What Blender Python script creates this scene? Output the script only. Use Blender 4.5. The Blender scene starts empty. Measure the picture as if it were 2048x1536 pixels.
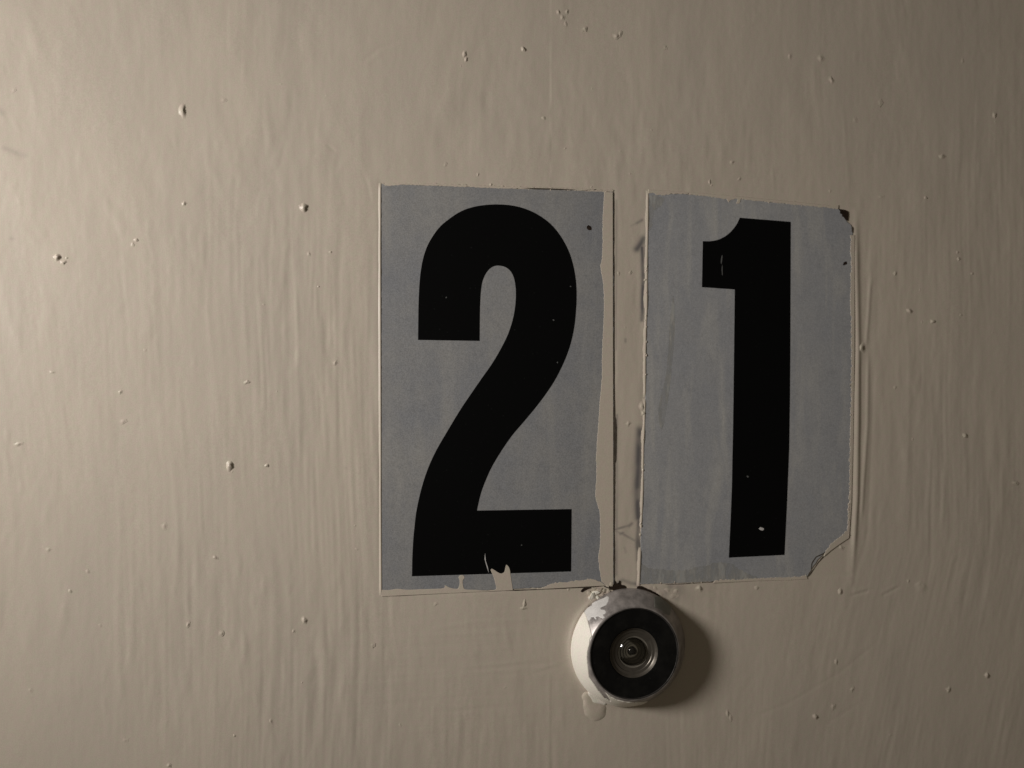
import bpy, bmesh, math
import numpy as np
from mathutils import Vector, Matrix
from mathutils.geometry import tessellate_polygon

scene = bpy.context.scene
# ------------------------------------------------------------------ camera
F_PX = 1593.0                 # focal length in pixels of a 2048 px wide frame
YAW = math.radians(8.7)       # the door recedes to the right
DIST = 0.162                  # camera to door, metres
ZC = 1.5
cam_d = bpy.data.cameras.new('camera'); cam = bpy.data.objects.new('camera', cam_d)
scene.collection.objects.link(cam); scene.camera = cam
cam_d.sensor_width = 36.0; cam_d.lens = 36.0 * F_PX / 2048.0
cam_d.clip_start = 0.005; cam_d.clip_end = 20
cam.location = (0, -DIST, ZC)
cam.rotation_euler = (math.radians(90), 0, -YAW)
cam_d.dof.use_dof = True; cam_d.dof.focus_distance = 0.160; cam_d.dof.aperture_fstop = 15.0

# ------------------------------------------------------------------ world, lamps, exposure
w = bpy.data.worlds.new('World'); scene.world = w; w.use_nodes = True
bg = w.node_tree.nodes['Background']
bg.inputs[0].default_value = (1.0, 0.86, 0.66, 1); bg.inputs[1].default_value = 0.068
scene.view_settings.view_transform = 'Standard'; scene.view_settings.look = 'None'
scene.view_settings.exposure = 0; scene.view_settings.gamma = 1
scene.render.engine = 'CYCLES'
scene.cycles.max_bounces = 6

def pix(px, py, h=0.0):
    """pixel of the 2048x1536 photograph -> (x, z) on the plane h metres proud of the door"""
    dx = (np.asarray(px, float) - 1024) / F_PX; dz = -(np.asarray(py, float) - 768) / F_PX
    c, s = math.cos(YAW), math.sin(YAW)
    X = dx * c + s; Y = -dx * s + c
    t = (DIST - h) / Y
    return X * t, ZC + dz * t
def unpix(x, z, h=0.0):
    c, s = math.cos(YAW), math.sin(YAW)
    Y = DIST - h
    f = Y * c + x * s; r = x * c - Y * s
    return 1024 + F_PX * r / f, 768 - F_PX * (z - ZC) / f

PX0, PZ0 = [float(v) for v in pix(1256, 1293)]         # centre of the peephole on the door

lamp_d = bpy.data.lights.new('corridor_lamp', 'AREA'); lamp_d.shape = 'DISK'; lamp_d.size = 0.066
lamp_d.energy = 0.355; lamp_d.color = (1.0, 0.96, 0.93); lamp_d.spread = math.radians(112)
lamp = bpy.data.objects.new('corridor_lamp', lamp_d); scene.collection.objects.link(lamp)
lamp.location = (-0.226, -0.122, ZC + 0.050)
lamp.rotation_euler = (Vector((0.43, 0, ZC - 0.05)) - lamp.location).to_track_quat('-Z', 'Y').to_euler()

# ------------------------------------------------------------------ helpers
RNG = np.random.default_rng(21)
def link(o, parent=None):
    scene.collection.objects.link(o)
    if parent: o.parent = parent
    return o
def mesh_obj(name, verts, faces, mat, parent=None, smooth=True):
    me = bpy.data.meshes.new(name); me.from_pydata([tuple(map(float, v)) for v in verts], [], faces)
    if smooth: me.polygons.foreach_set('use_smooth', [True] * len(me.polygons))
    me.materials.append(mat); me.update()
    return link(bpy.data.objects.new(name, me), parent)
def empty(name, loc, label, cat, group=None):
    o = bpy.data.objects.new(name, None); link(o); o.location = loc
    o.empty_display_size = 0.01
    o['label'] = label; o['category'] = cat
    if group: o['group'] = group
    return o
def attach(o, root):
    """keep world geometry (root carries a plain translation)"""
    o.parent = root; o.matrix_parent_inverse = Matrix.Translation(-Vector(root.location))

class NT:
    def __init__(s, name):
        s.m = bpy.data.materials.new(name); s.m.use_nodes = True
        s.t = s.m.node_tree; s.b = s.t.nodes['Principled BSDF']
        s.co = s.t.nodes.new('ShaderNodeTexCoord').outputs['Object']
    def n(s, typ, **kw):
        nd = s.t.nodes.new(typ)
        for k, v in kw.items():
            if k in nd.inputs and not hasattr(type(nd), k): nd.inputs[k].default_value = v
            elif k in nd.inputs: nd.inputs[k].default_value = v
            else: setattr(nd, k, v)
        return nd
    def l(s, a, b): s.t.links.new(a, b)
    def scaled(s, sc, rot=(0, 0, 0)):
        mp = s.n('ShaderNodeMapping'); mp.inputs['Scale'].default_value = sc; mp.inputs['Rotation'].default_value = rot
        s.l(s.co, mp.inputs[0]); return mp.outputs[0]
    def noise(s, sc, detail=3, rough=.55, scale=1.0, dist=0.0):
        nz = s.n('ShaderNodeTexNoise', Scale=scale, Detail=detail, Roughness=rough, Distortion=dist)
        s.l(s.scaled(sc), nz.inputs['Vector']); return nz.outputs['Fac']
    def ramp(s, fac, lo, hi, a=0.0, b=1.0):
        mr = s.n('ShaderNodeMapRange'); s.l(fac, mr.inputs[0])
        for i, v in enumerate((lo, hi, a, b)): mr.inputs[i + 1].default_value = v
        return mr.outputs[0]
    def mix(s, fac, a, b, blend='MIX'):
        mx = s.n('ShaderNodeMix', data_type='RGBA', blend_type=blend)
        for sock, v in ((mx.inputs[0], fac), (mx.inputs[6], a), (mx.inputs[7], b)):
            if isinstance(v, (tuple, float, int)): sock.default_value = v if not isinstance(v, tuple) else (*v, 1)[:4]
            else: s.l(v, sock)
        return mx.outputs[2]
    def bump(s, h, dist, strength=1.0, prev=None):
        b = s.n('ShaderNodeBump'); b.inputs['Distance'].default_value = dist; b.inputs['Strength'].default_value = strength
        s.l(h, b.inputs['Height'])
        if prev is not None: s.l(prev, b.inputs['Normal'])
        return b.outputs[0]

def paint_material(name, base, alt, attr=False, rough=0.38):
    m = NT(name)
    f1 = m.ramp(m.noise((60, 60, 22), 4, .6), .35, .65)
    col = m.mix(f1, base, alt)
    grain = m.ramp(m.noise((5200, 5200, 5200), 1, .5), .3, .7)
    col = m.mix(grain, m.mix(0.09, col, (0, 0, 0)), m.mix(0.015, col, (1, 1, 1)))
    tint = m.ramp(m.noise((900, 900, 900), 2, .6), .38, .62)
    col = m.mix(tint, m.mix(1.0, col, (.985, 1.012, .985), 'MULTIPLY'), m.mix(1.0, col, (1.012, .986, 1.0), 'MULTIPLY'))
    if attr:
        a = m.n('ShaderNodeAttribute', attribute_name='grime_shade')
        col = m.mix(a.outputs['Fac'], col, (.070, .070, .084))
        a2 = m.n('ShaderNodeAttribute', attribute_name='bare')
        col = m.mix(a2.outputs['Fac'], col, (0.030, 0.018, 0.010))
    m.l(col, m.b.inputs['Base Color'])
    r = m.ramp(m.noise((500, 500, 90), 3, .6), .3, .7, rough - .05, rough + .09)
    m.l(r, m.b.inputs['Roughness'])
    m.b.inputs['Specular IOR Level'].default_value = 0.34
    b1 = m.bump(m.noise((2600, 2600, 200), 4, .65), 0.0000060)
    b2 = m.bump(m.noise((1500, 1500, 1100), 4, .65), 0.0000075, prev=b1)
    m.l(b2, m.b.inputs['Normal'])
    return m.m
M_DOOR = paint_material('cream_door_paint', (.590, .515, .420), (.560, .490, .404), attr=True)
M_PAINT = paint_material('cream_paint_film', (.590, .515, .420), (.566, .494, .406))
M_OLD = paint_material('old_cream_paint', (.88, .83, .73), (.84, .79, .69), rough=.30)

def sticker_material(name, base, alt, smear, amount):
    m = NT(name)
    f = m.ramp(m.noise((75, 75, 55), 6, .7), .36, .62)
    col = m.mix(f, base, alt)
    streak = m.ramp(m.noise((210, 210, 34), 4, .6, dist=.6), .50, .80, 0, amount)
    col = m.mix(streak, col, smear)
    blot = m.ramp(m.noise((330, 330, 260), 5, .75), .52, .74, 0, .55)
    col = m.mix(blot, col, tuple(c * .80 for c in base))
    dots = m.ramp(m.noise((1700, 1700, 1700), 2, .5), .70, .78, 0, .5)
    col = m.mix(dots, col, tuple(c * .6 for c in base))
    grain = m.ramp(m.noise((5600, 5600, 5600), 1, .5), .3, .7)
    col = m.mix(grain, m.mix(0.17, col, (0, 0, 0)), m.mix(0.05, col, (1, 1, 1)))
    m.l(col, m.b.inputs['Base Color'])
    m.b.inputs['Roughness'].default_value = .5; m.b.inputs['Specular IOR Level'].default_value = .3
    b1 = m.bump(m.noise((900, 900, 700), 3, .6), 0.000003)
    b2 = m.bump(m.noise((120, 120, 60), 4, .6), 0.000045, prev=b1)
    m.l(b2, m.b.inputs['Normal'])
    return m.m
M_ST2 = sticker_material('grey_reflective_sheet', (.240, .245, .256), (.290, .285, .274), (.39, .375, .34), .5)
M_ST1 = sticker_material('blue_grey_reflective_sheet', (.322, .328, .342), (.368, .367, .364), (.50, .485, .44), .9)

def thin_paint():
    m = NT('thin_smeared_paint')
    f = m.ramp(m.noise((900, 900, 300), 4, .7), .35, .65)
    m.l(m.mix(f, (.43, .41, .37), (.36, .37, .36)), m.b.inputs['Base Color'])
    m.b.inputs['Roughness'].default_value = .5; m.b.inputs['Specular IOR Level'].default_value = .3
    a = m.ramp(m.noise((500, 500, 160), 4, .7), .40, .60, .15, .95)
    m.l(a, m.b.inputs['Alpha']); return m.m
M_THIN = thin_paint()

def black_print():
    m = NT('black_print')
    d = m.ramp(m.noise((3000, 3000, 3000), 2, .5), .72, .80, 0, .16)
    m.l(m.mix(d, (.0035, .0035, .0035), (.12, .12, .12)), m.b.inputs['Base Color'])
    m.b.inputs['Roughness'].default_value = .5; m.b.inputs['Specular IOR Level'].default_value = .06
    return m.m
M_BLACK = black_print()
def simple(name, col, rough=.5, metal=0.0, spec=.5, var=.0, bumpd=0.0, sc=600):
    m = NT(name)
    if var:
        f = m.ramp(m.noise((sc, sc, sc), 4, .65), .3, .7)
        m.l(m.mix(f, tuple(c * (1 - var) for c in col), tuple(min(1, c * (1 + var)) for c in col)), m.b.inputs['Base Color'])
        m.l(m.ramp(f, 0, 1, rough - .06, rough + .10), m.b.inputs['Roughness'])
    else:
        m.b.inputs['Base Color'].default_value = (*col, 1); m.b.inputs['Roughness'].default_value = rough
    m.b.inputs['Metallic'].default_value = metal; m.b.inputs['Specular IOR Level'].default_value = spec
    if bumpd: m.l(m.bump(m.noise((sc * 3,) * 3, 3, .6), bumpd), m.b.inputs['Normal'])
    return m.m
M_BARE = simple('bare_brown_wood', (.022, .013, .008), .75, var=.5, bumpd=2e-5, sc=1500, spec=.2)
M_SEAM_SHADE = simple('gap_shade_brown', (.075, .062, .048), .8, var=.3, spec=.1)  # shade in the gaps round the stickers, given as a dark colour
M_METAL = simple('tarnished_metal', (.34, .31, .29), .36, metal=.42, spec=.3, var=.38, bumpd=1.2e-5, sc=420)
M_RING = simple('black_bezel', (.006, .006, .0055), .38, spec=.25, var=.5, sc=1200, bumpd=6e-6)
M_FUNNEL = simple('dark_lens_barrel', (.135, .12, .10), .36, metal=.65, var=.10)
M_SEAT = simple('hazy_lens_seat', (.20, .182, .15), .42, metal=.35, var=.12)
M_RIM = simple('worn_black_rim', (.055, .05, .046), .42, metal=.4, var=.5)
M_PUPIL = simple('lens_glass_dark', (.012, .011, .010), .06, spec=.6)
M_SMEAR = simple('thin_dull_paint', (.22, .22, .19), .5, var=.2, sc=900)
M_SCUFF = simple('faint_scuff', (.11, .11, .105), .6, spec=.1)
M_GREYP = simple('chalky_grey_paint', (.60, .58, .55), .45, var=.10, sc=900, bumpd=5e-6)
def bezel_plastic():
    m = NT('dusty_black_bezel')
    d = m.ramp(m.noise((2300, 2300, 2300), 3, .6), .64, .78, 0, .5)
    d2 = m.ramp(m.noise((260, 260, 260), 4, .7), .45, .75, 0, .28)
    col = m.mix(d, (.005, .005, .0048), (.05, .048, .042)); col = m.mix(d2, col, (.03, .028, .024))
    m.l(col, m.b.inputs['Base Color']); m.l(m.ramp(m.noise((700, 700, 700), 3, .6), .3, .7, .30, .55), m.b.inputs['Roughness'])
    m.b.inputs['Specular IOR Level'].default_value = .2; m.l(m.bump(m.noise((1500, 1500, 1500), 3, .6), .000006), m.b.inputs['Normal'])
    return m.m
M_RING = bezel_plastic()
def glass_old():
    m = NT('lens_glass'); m.b.inputs['Transmission Weight'].default_value = 1
    m.b.inputs['Base Color'].default_value = (.9, .88, .82, 1)
    m.b.inputs['Roughness'].default_value = .03; m.b.inputs['IOR'].default_value = 1.45
    return m.m
def glass():
    m = NT('lens_glass'); t = m.t
    tr = m.n('ShaderNodeBsdfTransparent'); tr.inputs[0].default_value = (.93, .92, .88, 1)
    gl = m.n('ShaderNodeBsdfGlossy'); gl.inputs['Roughness'].default_value = .10
    fr = m.n('ShaderNodeFresnel'); fr.inputs[0].default_value = 1.55
    mx = m.n('ShaderNodeMixShader'); m.l(fr.outputs[0], mx.inputs[0]); m.l(tr.outputs[0], mx.inputs[1]); m.l(gl.outputs[0], mx.inputs[2])
    m.l(mx.outputs[0], t.nodes['Material Output'].inputs[0]); return m.m
M_GLASS = glass()

# ---- specks (nibs) in the door paint: pixel x, y, radius x, radius y, relative height
NIBS = [(365, 222, 9, 13, 1.1), (608, 415, 10, 10, 1.25), (601, 412, 5, 5, .9), (368, 407, 6, 5, 1), (273, 480, 6, 5, 1.1), (266, 489, 5, 6, .7), (115, 514, 8, 9, 1.5), (127, 525, 7, 6, 1.1), (133, 516, 4, 3, 1),
        (618, 508, 4, 5, .7), (661, 504, 5, 5, 1), (655, 499, 5, 4, .5), (637, 573, 2.6, 2.6, 1.2), (495, 764, 7, 6, 1), (460, 931, 11, 13, 1.3), (465, 943, 4, 6, 1.1), (534, 931, 6.5, 6.5, 1.2), (550, 936, 3, 3, .6),
        (1047, 99, 6.5, 6.5, 1.2), (929, 108, 5, 10, 1.2), (932, 119, 4.5, 7, 1.2), (922, 132, 3, 7, .6), (1087, 236, 8, 5, .9), (1117, 24, 4, 5, 1), (1125, 35, 4, 6, .9), (1134, 23, 4, 5, .8), (1131, 47, 3, 4, .7), (1170, 58, 4, 5, .8),
        (1233, 72, 6, 5, 1), (1240, 68, 3, 6, .9), (562, 168, 6, 4, .6), (653, 191, 3, 3, .6), (1106, 255, 3, 3, .7), (1184, 178, 4, 5, .5), (1303, 260, 4, 4, .8), (1305, 266, 3, 3, .7), (1464, 324, 4.5, 3.5, .9),
        (1419, 364, 4, 7, 1), (1423, 371, 4, 3, .8), (1478, 358, 3, 3, .7), (1260, 347, 3.5, 4, .8), (1262, 318, 2.5, 2.5, .5), (956, 349, 3, 4, .8), (1032, 346, 3, 3, .5), (982, 369, 4, 3.5, 1.1), (1183, 374, 5, 4, .8), (1130, 297, 2.5, 2.5, .7),
        (1240, 302, 3, 3, .5), (1579, 112, 4, 7, .7), (1641, 117, 5, 7, .8), (1663, 160, 5, 7, .9), (1989, 231, 6, 9, 1), (1990, 243, 4, 5, .7), (1883, 313, 7, 6, 1), (1851, 396, 6, 6, 1), (1660, 382, 4, 6, .6), (1762, 394, 5, 4, .5),
        (1915, 505, 5, 5, .8), (1917, 518, 6, 6, .9), (1944, 547, 6, 4, .9), (1790, 547, 5, 6, .8), (1818, 622, 5.5, 5.5, 1.2), (1866, 643, 6.5, 6.5, 1.2), (1921, 630, 7, 6, .8), (1918, 662, 4, 5, .8), (1917, 648, 3, 9, .5), (1722, 696, 8, 8, 1.1),
        (1844, 644, 3, 5, .6), (1985, 665, 3, 4, .6), (1840, 579, 3, 5, .5), (1790, 775, 4, 5, .6), (1825, 878, 3, 4, .7), (1930, 871, 6.5, 6, 1.1), (2030, 966, 5, 4, .8), (2025, 678, 7, 4, .4), (104, 744, 6, 4, .8), (240, 784, 4, 3.5, 1), (246, 843, 5, 5, .5),
        (36, 888, 8, 5, .8), (527, 609, 6, 4, .7), (670, 726, 4, 4, .8), (554, 783, 3, 4, .7), (705, 952, 3, 4, .9), (706, 914, 2.5, 3, .7), (710, 1051, 2.5, 3, .7), (713, 1098, 3, 2.5, .6), (328, 1052, 6, 6, .5), (430, 1115, 4.5, 4, 1), (97, 1099, 6, 4, .7),
        (140, 1182, 6, 5, .9), (175, 1143, 4, 4, .6), (609, 1240, 7, 7, 1.1), (587, 1262, 4, 4, .8), (443, 1267, 4, 5, .8), (376, 1249, 3.5, 5, 1), (604, 1365, 2.5, 3, 1), (541, 1442, 4, 5, .8), (469, 1471, 4, 5, 1), (338, 1531, 5, 4, 1),
        (1046, 1216, 8, 5, .9), (1049, 1207, 4, 11, 1.1), (872, 1208, 5, 5, .5), (1137, 1179, 3, 4, .8), (1399, 1176, 7, 6, 1.1), (1513, 1175, 6, 6, .7), (1680, 1183, 6, 7, 1.1), (1682, 1095, 5, 4, .8), (1672, 1324, 5, 7, .8), (1704, 1379, 4, 5, .7),
        (1666, 1413, 4, 7, .7), (1631, 1433, 6, 6, 1.2), (1897, 1379, 7, 7, .8), (1974, 1350, 6, 7, 1.3), (1817, 1162, 3, 4, .8), (1455, 1427, 3, 8, 1), (1461, 1436, 3, 7, .7), (200, 1251, 5, 4, .5), (290, 700, 5, 5, .4), (1260, 545, 3, 3, .6), (1237, 546, 3, 3, .6),
        (1250, 655, 3, 3, .4), (28, 180, 4, 4, .4), (185, 285, 4, 5, .4), (448, 200, 5, 4, .5), (890, 330, 3, 4, .4), (1010, 1375, 5, 4, .5), (1330, 95, 3, 4, .4), (1760, 205, 4, 6, .4), (1925, 122, 4, 6, .5), (1710, 240, 4, 6, .4),
        (1583, 1500, 4, 5, .5), (1900, 1500, 4, 5, .4), (1780, 1470, 4, 6, .4), (60, 1380, 4, 4, .5), (250, 1480, 5, 4, .4), (800, 1450, 3, 4, .5), (745, 1290, 4, 4, .4)]

# ------------------------------------------------------------------ door surface: relief of the brushed paint
STEP = 0.00024
XA, XB = -0.100, 0.190
ZA, ZB = ZC - 0.105, ZC + 0.105
NX = int((XB - XA) / STEP) + 1; NZ = int((ZB - ZA) / STEP) + 1
gx = np.linspace(XA, XB, NX); gz = np.linspace(ZA, ZB, NZ)
GX, GZ = np.meshgrid(gx, gz)
PXg, PYg = unpix(GX, GZ)
PXMM = 0.000103                                  # about one photo pixel on the door

def field(sx, sz, seed):
    """smooth random relief, correlation lengths in photo px, unit variance"""
    r = np.random.default_rng(seed).standard_normal((NZ, NX))
    kx = np.fft.rfftfreq(NX, STEP / PXMM); kz = np.fft.fftfreq(NZ, STEP / PXMM)
    f = np.exp(-2 * (math.pi ** 2) * ((kx[None, :] * sx) ** 2 + (kz[:, None] * sz) ** 2))
    o = np.fft.irfft2(np.fft.rfft2(r) * f, s=(NZ, NX)); return o / o.std()
def sample(a, dxpx, dzpx):
    """shift lookup with wrap, bilinear"""
    jj, ii = np.meshgrid(np.arange(NX), np.arange(NZ))
    x = (jj + dxpx * PXMM / STEP) % NX; z = (ii + dzpx * PXMM / STEP) % NZ
    x0 = np.floor(x).astype(int) % NX; z0 = np.floor(z).astype(int) % NZ; fx = x - np.floor(x); fz = z - np.floor(z)
    x1 = (x0 + 1) % NX; z1 = (z0 + 1) % NZ
    return (a[z0, x0] * (1 - fx) + a[z0, x1] * fx) * (1 - fz) + (a[z1, x0] * (1 - fx) + a[z1, x1] * fx) * fz
def sstep(x, a, b):
    t = np.clip((x - a) / (b - a), 0, 1); return t * t * (3 - 2 * t)
def blob(cx, cy, rx, ry):
    return np.exp(-((PXg - cx) / rx) ** 2 - ((PYg - cy) / ry) ** 2)

warp = field(140, 240, 1) * 7 + field(40, 90, 2) * 1.6
fan = (PXg - 560) * np.clip(760 - PYg, -200, 900) * -0.00016      # strokes lean over towards the top
lean = np.where(PXg < 1100, fan, 0) + np.where(PXg > 1300, np.clip(PYg - 1100, 0, 500) * .25 * sstep(PXg, 1300, 1700), 0)
fine = sample(field(2.4, 90, 3), warp + lean, 0); fine3 = sample(field(2.6, 32, 23), warp + lean, 0); short = sample(field(6, 34, 24), warp + lean, 0)
fine2 = sample(field(4.5, 70, 4), warp * 1.3 + lean, 0)
med = sample(field(9, 75, 5), warp * 1.5 + lean, 0)
peel = sample(field(11, 24, 6), warp + lean, 0)
peel2 = sample(field(6, 13, 7), warp + lean, 0)
wide = field(45, 70, 8)
tiny = field(2.2, 3.0, 9)
cross = field(60, 3.2, 10)                         # faint horizontal strokes round the numbers
patch = 0.5 + 0.5 * np.tanh(field(70, 120, 11) * 1.0)
patch2 = 0.5 + 0.5 * np.tanh(field(50, 90, 12) * 1.2)

m_str = (sstep(PXg, 60, 480) * sstep(PYg, 330, 620) * (1 - sstep(PXg, 740, 860)) * (.55 + .6 * sstep(PXg, 380, 640))
         + .30 * sstep(PXg, 1680, 1760) * sstep(PYg, 380, 520) * (1 - .4 * sstep(PYg, 1250, 1450))
         + .35 * sstep(PYg, 1380, 1500) * sstep(PXg, 700, 900)
         + .16 + .10 * sstep(PXg, 1750, 1950))
m_peel = .35 + .75 * (1 - sstep(PYg, 330, 640)) * (1 - .5 * sstep(PXg, 1300, 1700)) + .25 * sstep(PXg, 800, 1000) * sstep(PYg, 1180, 1260)
m_cross = blob(1180, 320, 420, 60) + .6 * blob(930, 1340, 260, 110) + .4 * blob(1500, 340, 250, 60)
U = 1e-6
lump = sample(field(16, 30, 35), warp + lean, 0); lump2 = sample(field(24, 52, 36), warp + lean, 0)
rid = np.clip(sample(field(3.2, 60, 37), warp + lean, 0) - .9, 0, 3); rid2 = np.clip(sample(field(4, 38, 38), warp + lean, 0) - 1.2, 0, 3)
def drops(sx, sz, seed, thr):                     # separate soft swellings left by the brush
    f = sample(field(sx, sz, seed), warp + lean, 0); return np.clip(f - thr, 0, 9) ** 1.2
patch3 = .5 + .5 * np.tanh(field(90, 70, 13) * 1.5)
m_left = .55 + .6 * (1 - sstep(PXg, 500, 900))
H = (fine * m_str * (.15 + 1.1 * patch) * 7.6 + fine3 * (.3 + m_str) * (.2 + patch2) * 6.5 + short * (.45 + m_str) * (.2 + patch3) * 9.0
     + fine2 * m_str * (.1 + patch2) * 6.0 + med * 4.0 * (.35 + .65 * m_str) * (.3 + patch) + lump * 10 * (.45 + .55 * m_peel) + lump2 * 13
     + rid * 11 * m_str * patch2 + rid2 * 9 * (.25 + m_str) * patch
     + drops(5, 15, 51, .7) * 17 * m_left * patch3 + drops(8, 26, 52, .8) * 16 * m_left * (.2 + patch) - drops(6, 22, 53, 1.0) * 11 * m_left * patch2
     + drops(3.5, 8, 54, 1.1) * 8 * m_left * patch
     + peel * m_peel * 13.0 * (.3 + patch2) + peel2 * m_peel * 7.5 * (.2 + patch3) + wide * 26 + tiny * 1.5 + field(3.5, 7, 33) * 2.8 + (cross + .6 * field(45, 2.4, 55)) * m_cross * 13) * U

def ridge(pts, wd, hgt, side=0.0):
    """raised line of paint through photo pixels; side>0 gives a step that stays up to the right"""
    global H
    pts = np.array(pts, float); x0, x1 = pts[:, 0].min() - 6 * wd, pts[:, 0].max() + 6 * wd
    y0, y1 = pts[:, 1].min() - 6 * wd, pts[:, 1].max() + 6 * wd
    sel = (PXg > x0) & (PXg < x1) & (PYg > y0) & (PYg < y1)
    if not sel.any(): return
    P = np.stack([PXg[sel], PYg[sel]], 1); best = np.full(len(P), 1e9); bt = np.zeros(len(P))
    L = np.r_[0, np.cumsum(np.hypot(*np.diff(pts, axis=0).T))]
    for k in range(len(pts) - 1):
        a, b = pts[k], pts[k + 1]; d = b - a; t = np.clip(((P - a) @ d) / (d @ d), 0, 1)
        q = P - (a + t[:, None] * d); dd = np.hypot(q[:, 0], q[:, 1])
        m = dd < best; best[m] = dd[m]; bt[m] = (L[k] + t[m] * (L[k + 1] - L[k])) / L[-1]
    taper = np.clip(np.minimum(bt, 1 - bt) * 8, 0.15, 1)
    H[sel] += hgt * 1.5 * U * np.exp(-(best / wd) ** 2) * taper

# paint ridges beside and above the stickers
ridge([(1708, 420), (1712, 560), (1716, 690), (1714, 850), (1712, 1000), (1706, 1090), (1700, 1165)], 6.5, 72)
ridge([(1744, 540), (1738, 620), (1732, 695)], 3.5, 26)
ridge([(1737, 700), (1735, 850), (1727, 960), (1722, 1050)], 4, 30)
ridge([(1722, 700), (1722, 850), (1718, 1040)], 3, -22)
ridge([(1750, 700), (1742, 900), (1736, 1060), (1716, 1150)], 4, -20)
ridge([(1815, 640), (1818, 750), (1816, 900), (1812, 1000)], 5, 16)
ridge([(1861, 760), (1865, 860), (1858, 1000)], 4, 12)
ridge([(1884, 740), (1886, 900), (1880, 1060)], 3, -8)
ridge([(1860, 1000), (1862, 1120), (1852, 1175)], 4, -16)
ridge([(1835, 1165), (1842, 1176), (1850, 1168)], 7, 60)
ridge([(1763, 1192), (1800, 1173)], 3, -34); ridge([(1763, 1186), (1796, 1170)], 4, 14)
ridge([(1702, 1191), (1740, 1181)], 3, -42); ridge([(1704, 1185), (1738, 1176)], 4, 16)
ridge([(1546, 330), (1620, 331), (1695, 328)], 2.6, 11); ridge([(1546, 336), (1690, 335)], 3, -8)
ridge([(1545, 332), (1549, 385)], 3, 14); ridge([(1692, 300), (1698, 380)], 4, 12)
ridge([(930, 314), (1050, 311), (1160, 312)], 2.6, 8); ridge([(1000, 319), (1150, 317)], 3, -7)
ridge([(722, 338), (735, 370), (744, 410)], 3, -12); ridge([(738, 350), (748, 400)], 3, 8)
ridge([(850, 1262), (950, 1243), (1080, 1238)], 4, 10); ridge([(860, 1345), (990, 1330), (1100, 1312)], 4, 11)
ridge([(1060, 1345), (1140, 1318)], 4, 12); ridge([(1050, 1352), (1135, 1326)], 4, -8)
ridge([(868, 1400), (862, 1480), (860, 1530)], 4, 12); ridge([(932, 1385), (931, 1440)], 3.5, 14)
ridge([(1500, 1437), (1580, 1405), (1680, 1345), (1760, 1280)], 4, -13); ridge([(1650, 1450), (1730, 1400)], 4, -9)
ridge([(1627, 118), (1634, 200), (1640, 260)], 5, 13); ridge([(1640, 130), (1650, 210)], 4, -9)
ridge([(1682, 200), (1690, 260), (1694, 310)], 4, 10)
ridge([(722, 125), (760, 95), (800, 83)], 5, -16); ridge([(728, 132), (765, 104)], 5, 10)
ridge([(652, 288), (672, 304)], 3, -26)
ridge([(240, 950), (240, 1100), (236, 1250), (238, 1400)], 7, 15)
ridge([(424, 400), (420, 520), (416, 620), (424, 720)], 5, 16); ridge([(345, 900), (355, 1080), (350, 1200)], 6, 12)
ridge([(545, 420), (542, 600), (548, 700)], 4, 10); ridge([(555, 900), (560, 980)], 6, 14)
ridge([(690, 620), (682, 760), (688, 900)], 4, 10); ridge([(683, 1170), (686, 1300), (680, 1420)], 7, 13)
ridge([(545, 1200), (547, 1340), (538, 1440)], 5, 12); ridge([(585, 1380), (570, 1520)], 5, 12)
ridge([(30, 305), (52, 318)], 5, -14)
for (a, b, c, d) in ((625, 470, 618, 640), (590, 560, 594, 760), (652, 430, 648, 700), (668, 700, 672, 900), (730, 560, 735, 700),
                     (640, 860, 644, 1010), (520, 640, 528, 840), (470, 420, 476, 600), (395, 900, 402, 1090), (610, 900, 616, 1120)):
    ridge([(a, b), ((a + c) / 2 + 2, (b + d) / 2), (c, d)], 3.2, 9); ridge([(a + 8, b + 20), (c + 8, d - 10)], 3, -8)
# runny drip and fillet of old paint round the foot of the peephole
ang = np.arctan2(-(PYg - 1293), PXg - 1256); rad = np.hypot(PXg - 1256, PYg - 1293)
wl = np.clip(np.cos(ang - math.radians(205)) * .9 + .35, 0.0, 1)
H += 420 * U * wl * np.exp(-np.clip(rad - 117, 0, 99) / 5.0) * (rad > 60)
wt = np.clip(np.cos(ang - math.radians(80)) * 1.6 - .75, 0, 1)
H += (10 * field(5, 5, 14)) * (1 - blob(1253, 1165, 26, 40)) * U * wt * np.exp(-((rad - 130) / 16) ** 2)
for px_, py_, rx_, ry_, hh_ in NIBS:
    w_ = 1.7 * (rx_ + ry_) / 2 + 2
    sel = (abs(PXg - px_) < 4 * w_) & (abs(PYg - py_) < 5 * w_)
    g = np.exp(-((PXg[sel] - px_) / w_) ** 2 - ((PYg[sel] - py_ - 2) / (w_ * 1.3)) ** 2)
    H[sel] += U * 5.0 * hh_ * min(rx_, ry_) * .55 * g
# flat bed under the stickers
def quadmask(q, soft):
    q = np.array(q, float); m = np.ones_like(PXg)
    for k in range(4):
        a, b = q[k], q[(k + 1) % 4]; n = np.array([-(b - a)[1], (b - a)[0]]); n /= np.hypot(*n)
        m = np.minimum(m, sstep((PXg - a[0]) * n[0] + (PYg - a[1]) * n[1], -soft, soft * .2))
    return m
Q2 = [(762, 367), (1226, 383), (1228, 1168), (762, 1190)]
Q1 = [(1295, 382), (1704, 419), (1699, 1148), (1278, 1168)]
bed = np.maximum(quadmask(Q2, 9), quadmask(Q1, 9))
H = H * (1 - bed) - 30 * U * bed
ridge([(1714, 425), (1714, 560), (1716, 690), (1715, 850), (1713, 1000), (1708, 1090), (1703, 1165)], 5.0, 92)
ridge([(1740, 560), (1736, 640), (1731, 700)], 3.0, 34); ridge([(1736, 705), (1734, 850), (1727, 960), (1721, 1060)], 3.2, 40)
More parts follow.
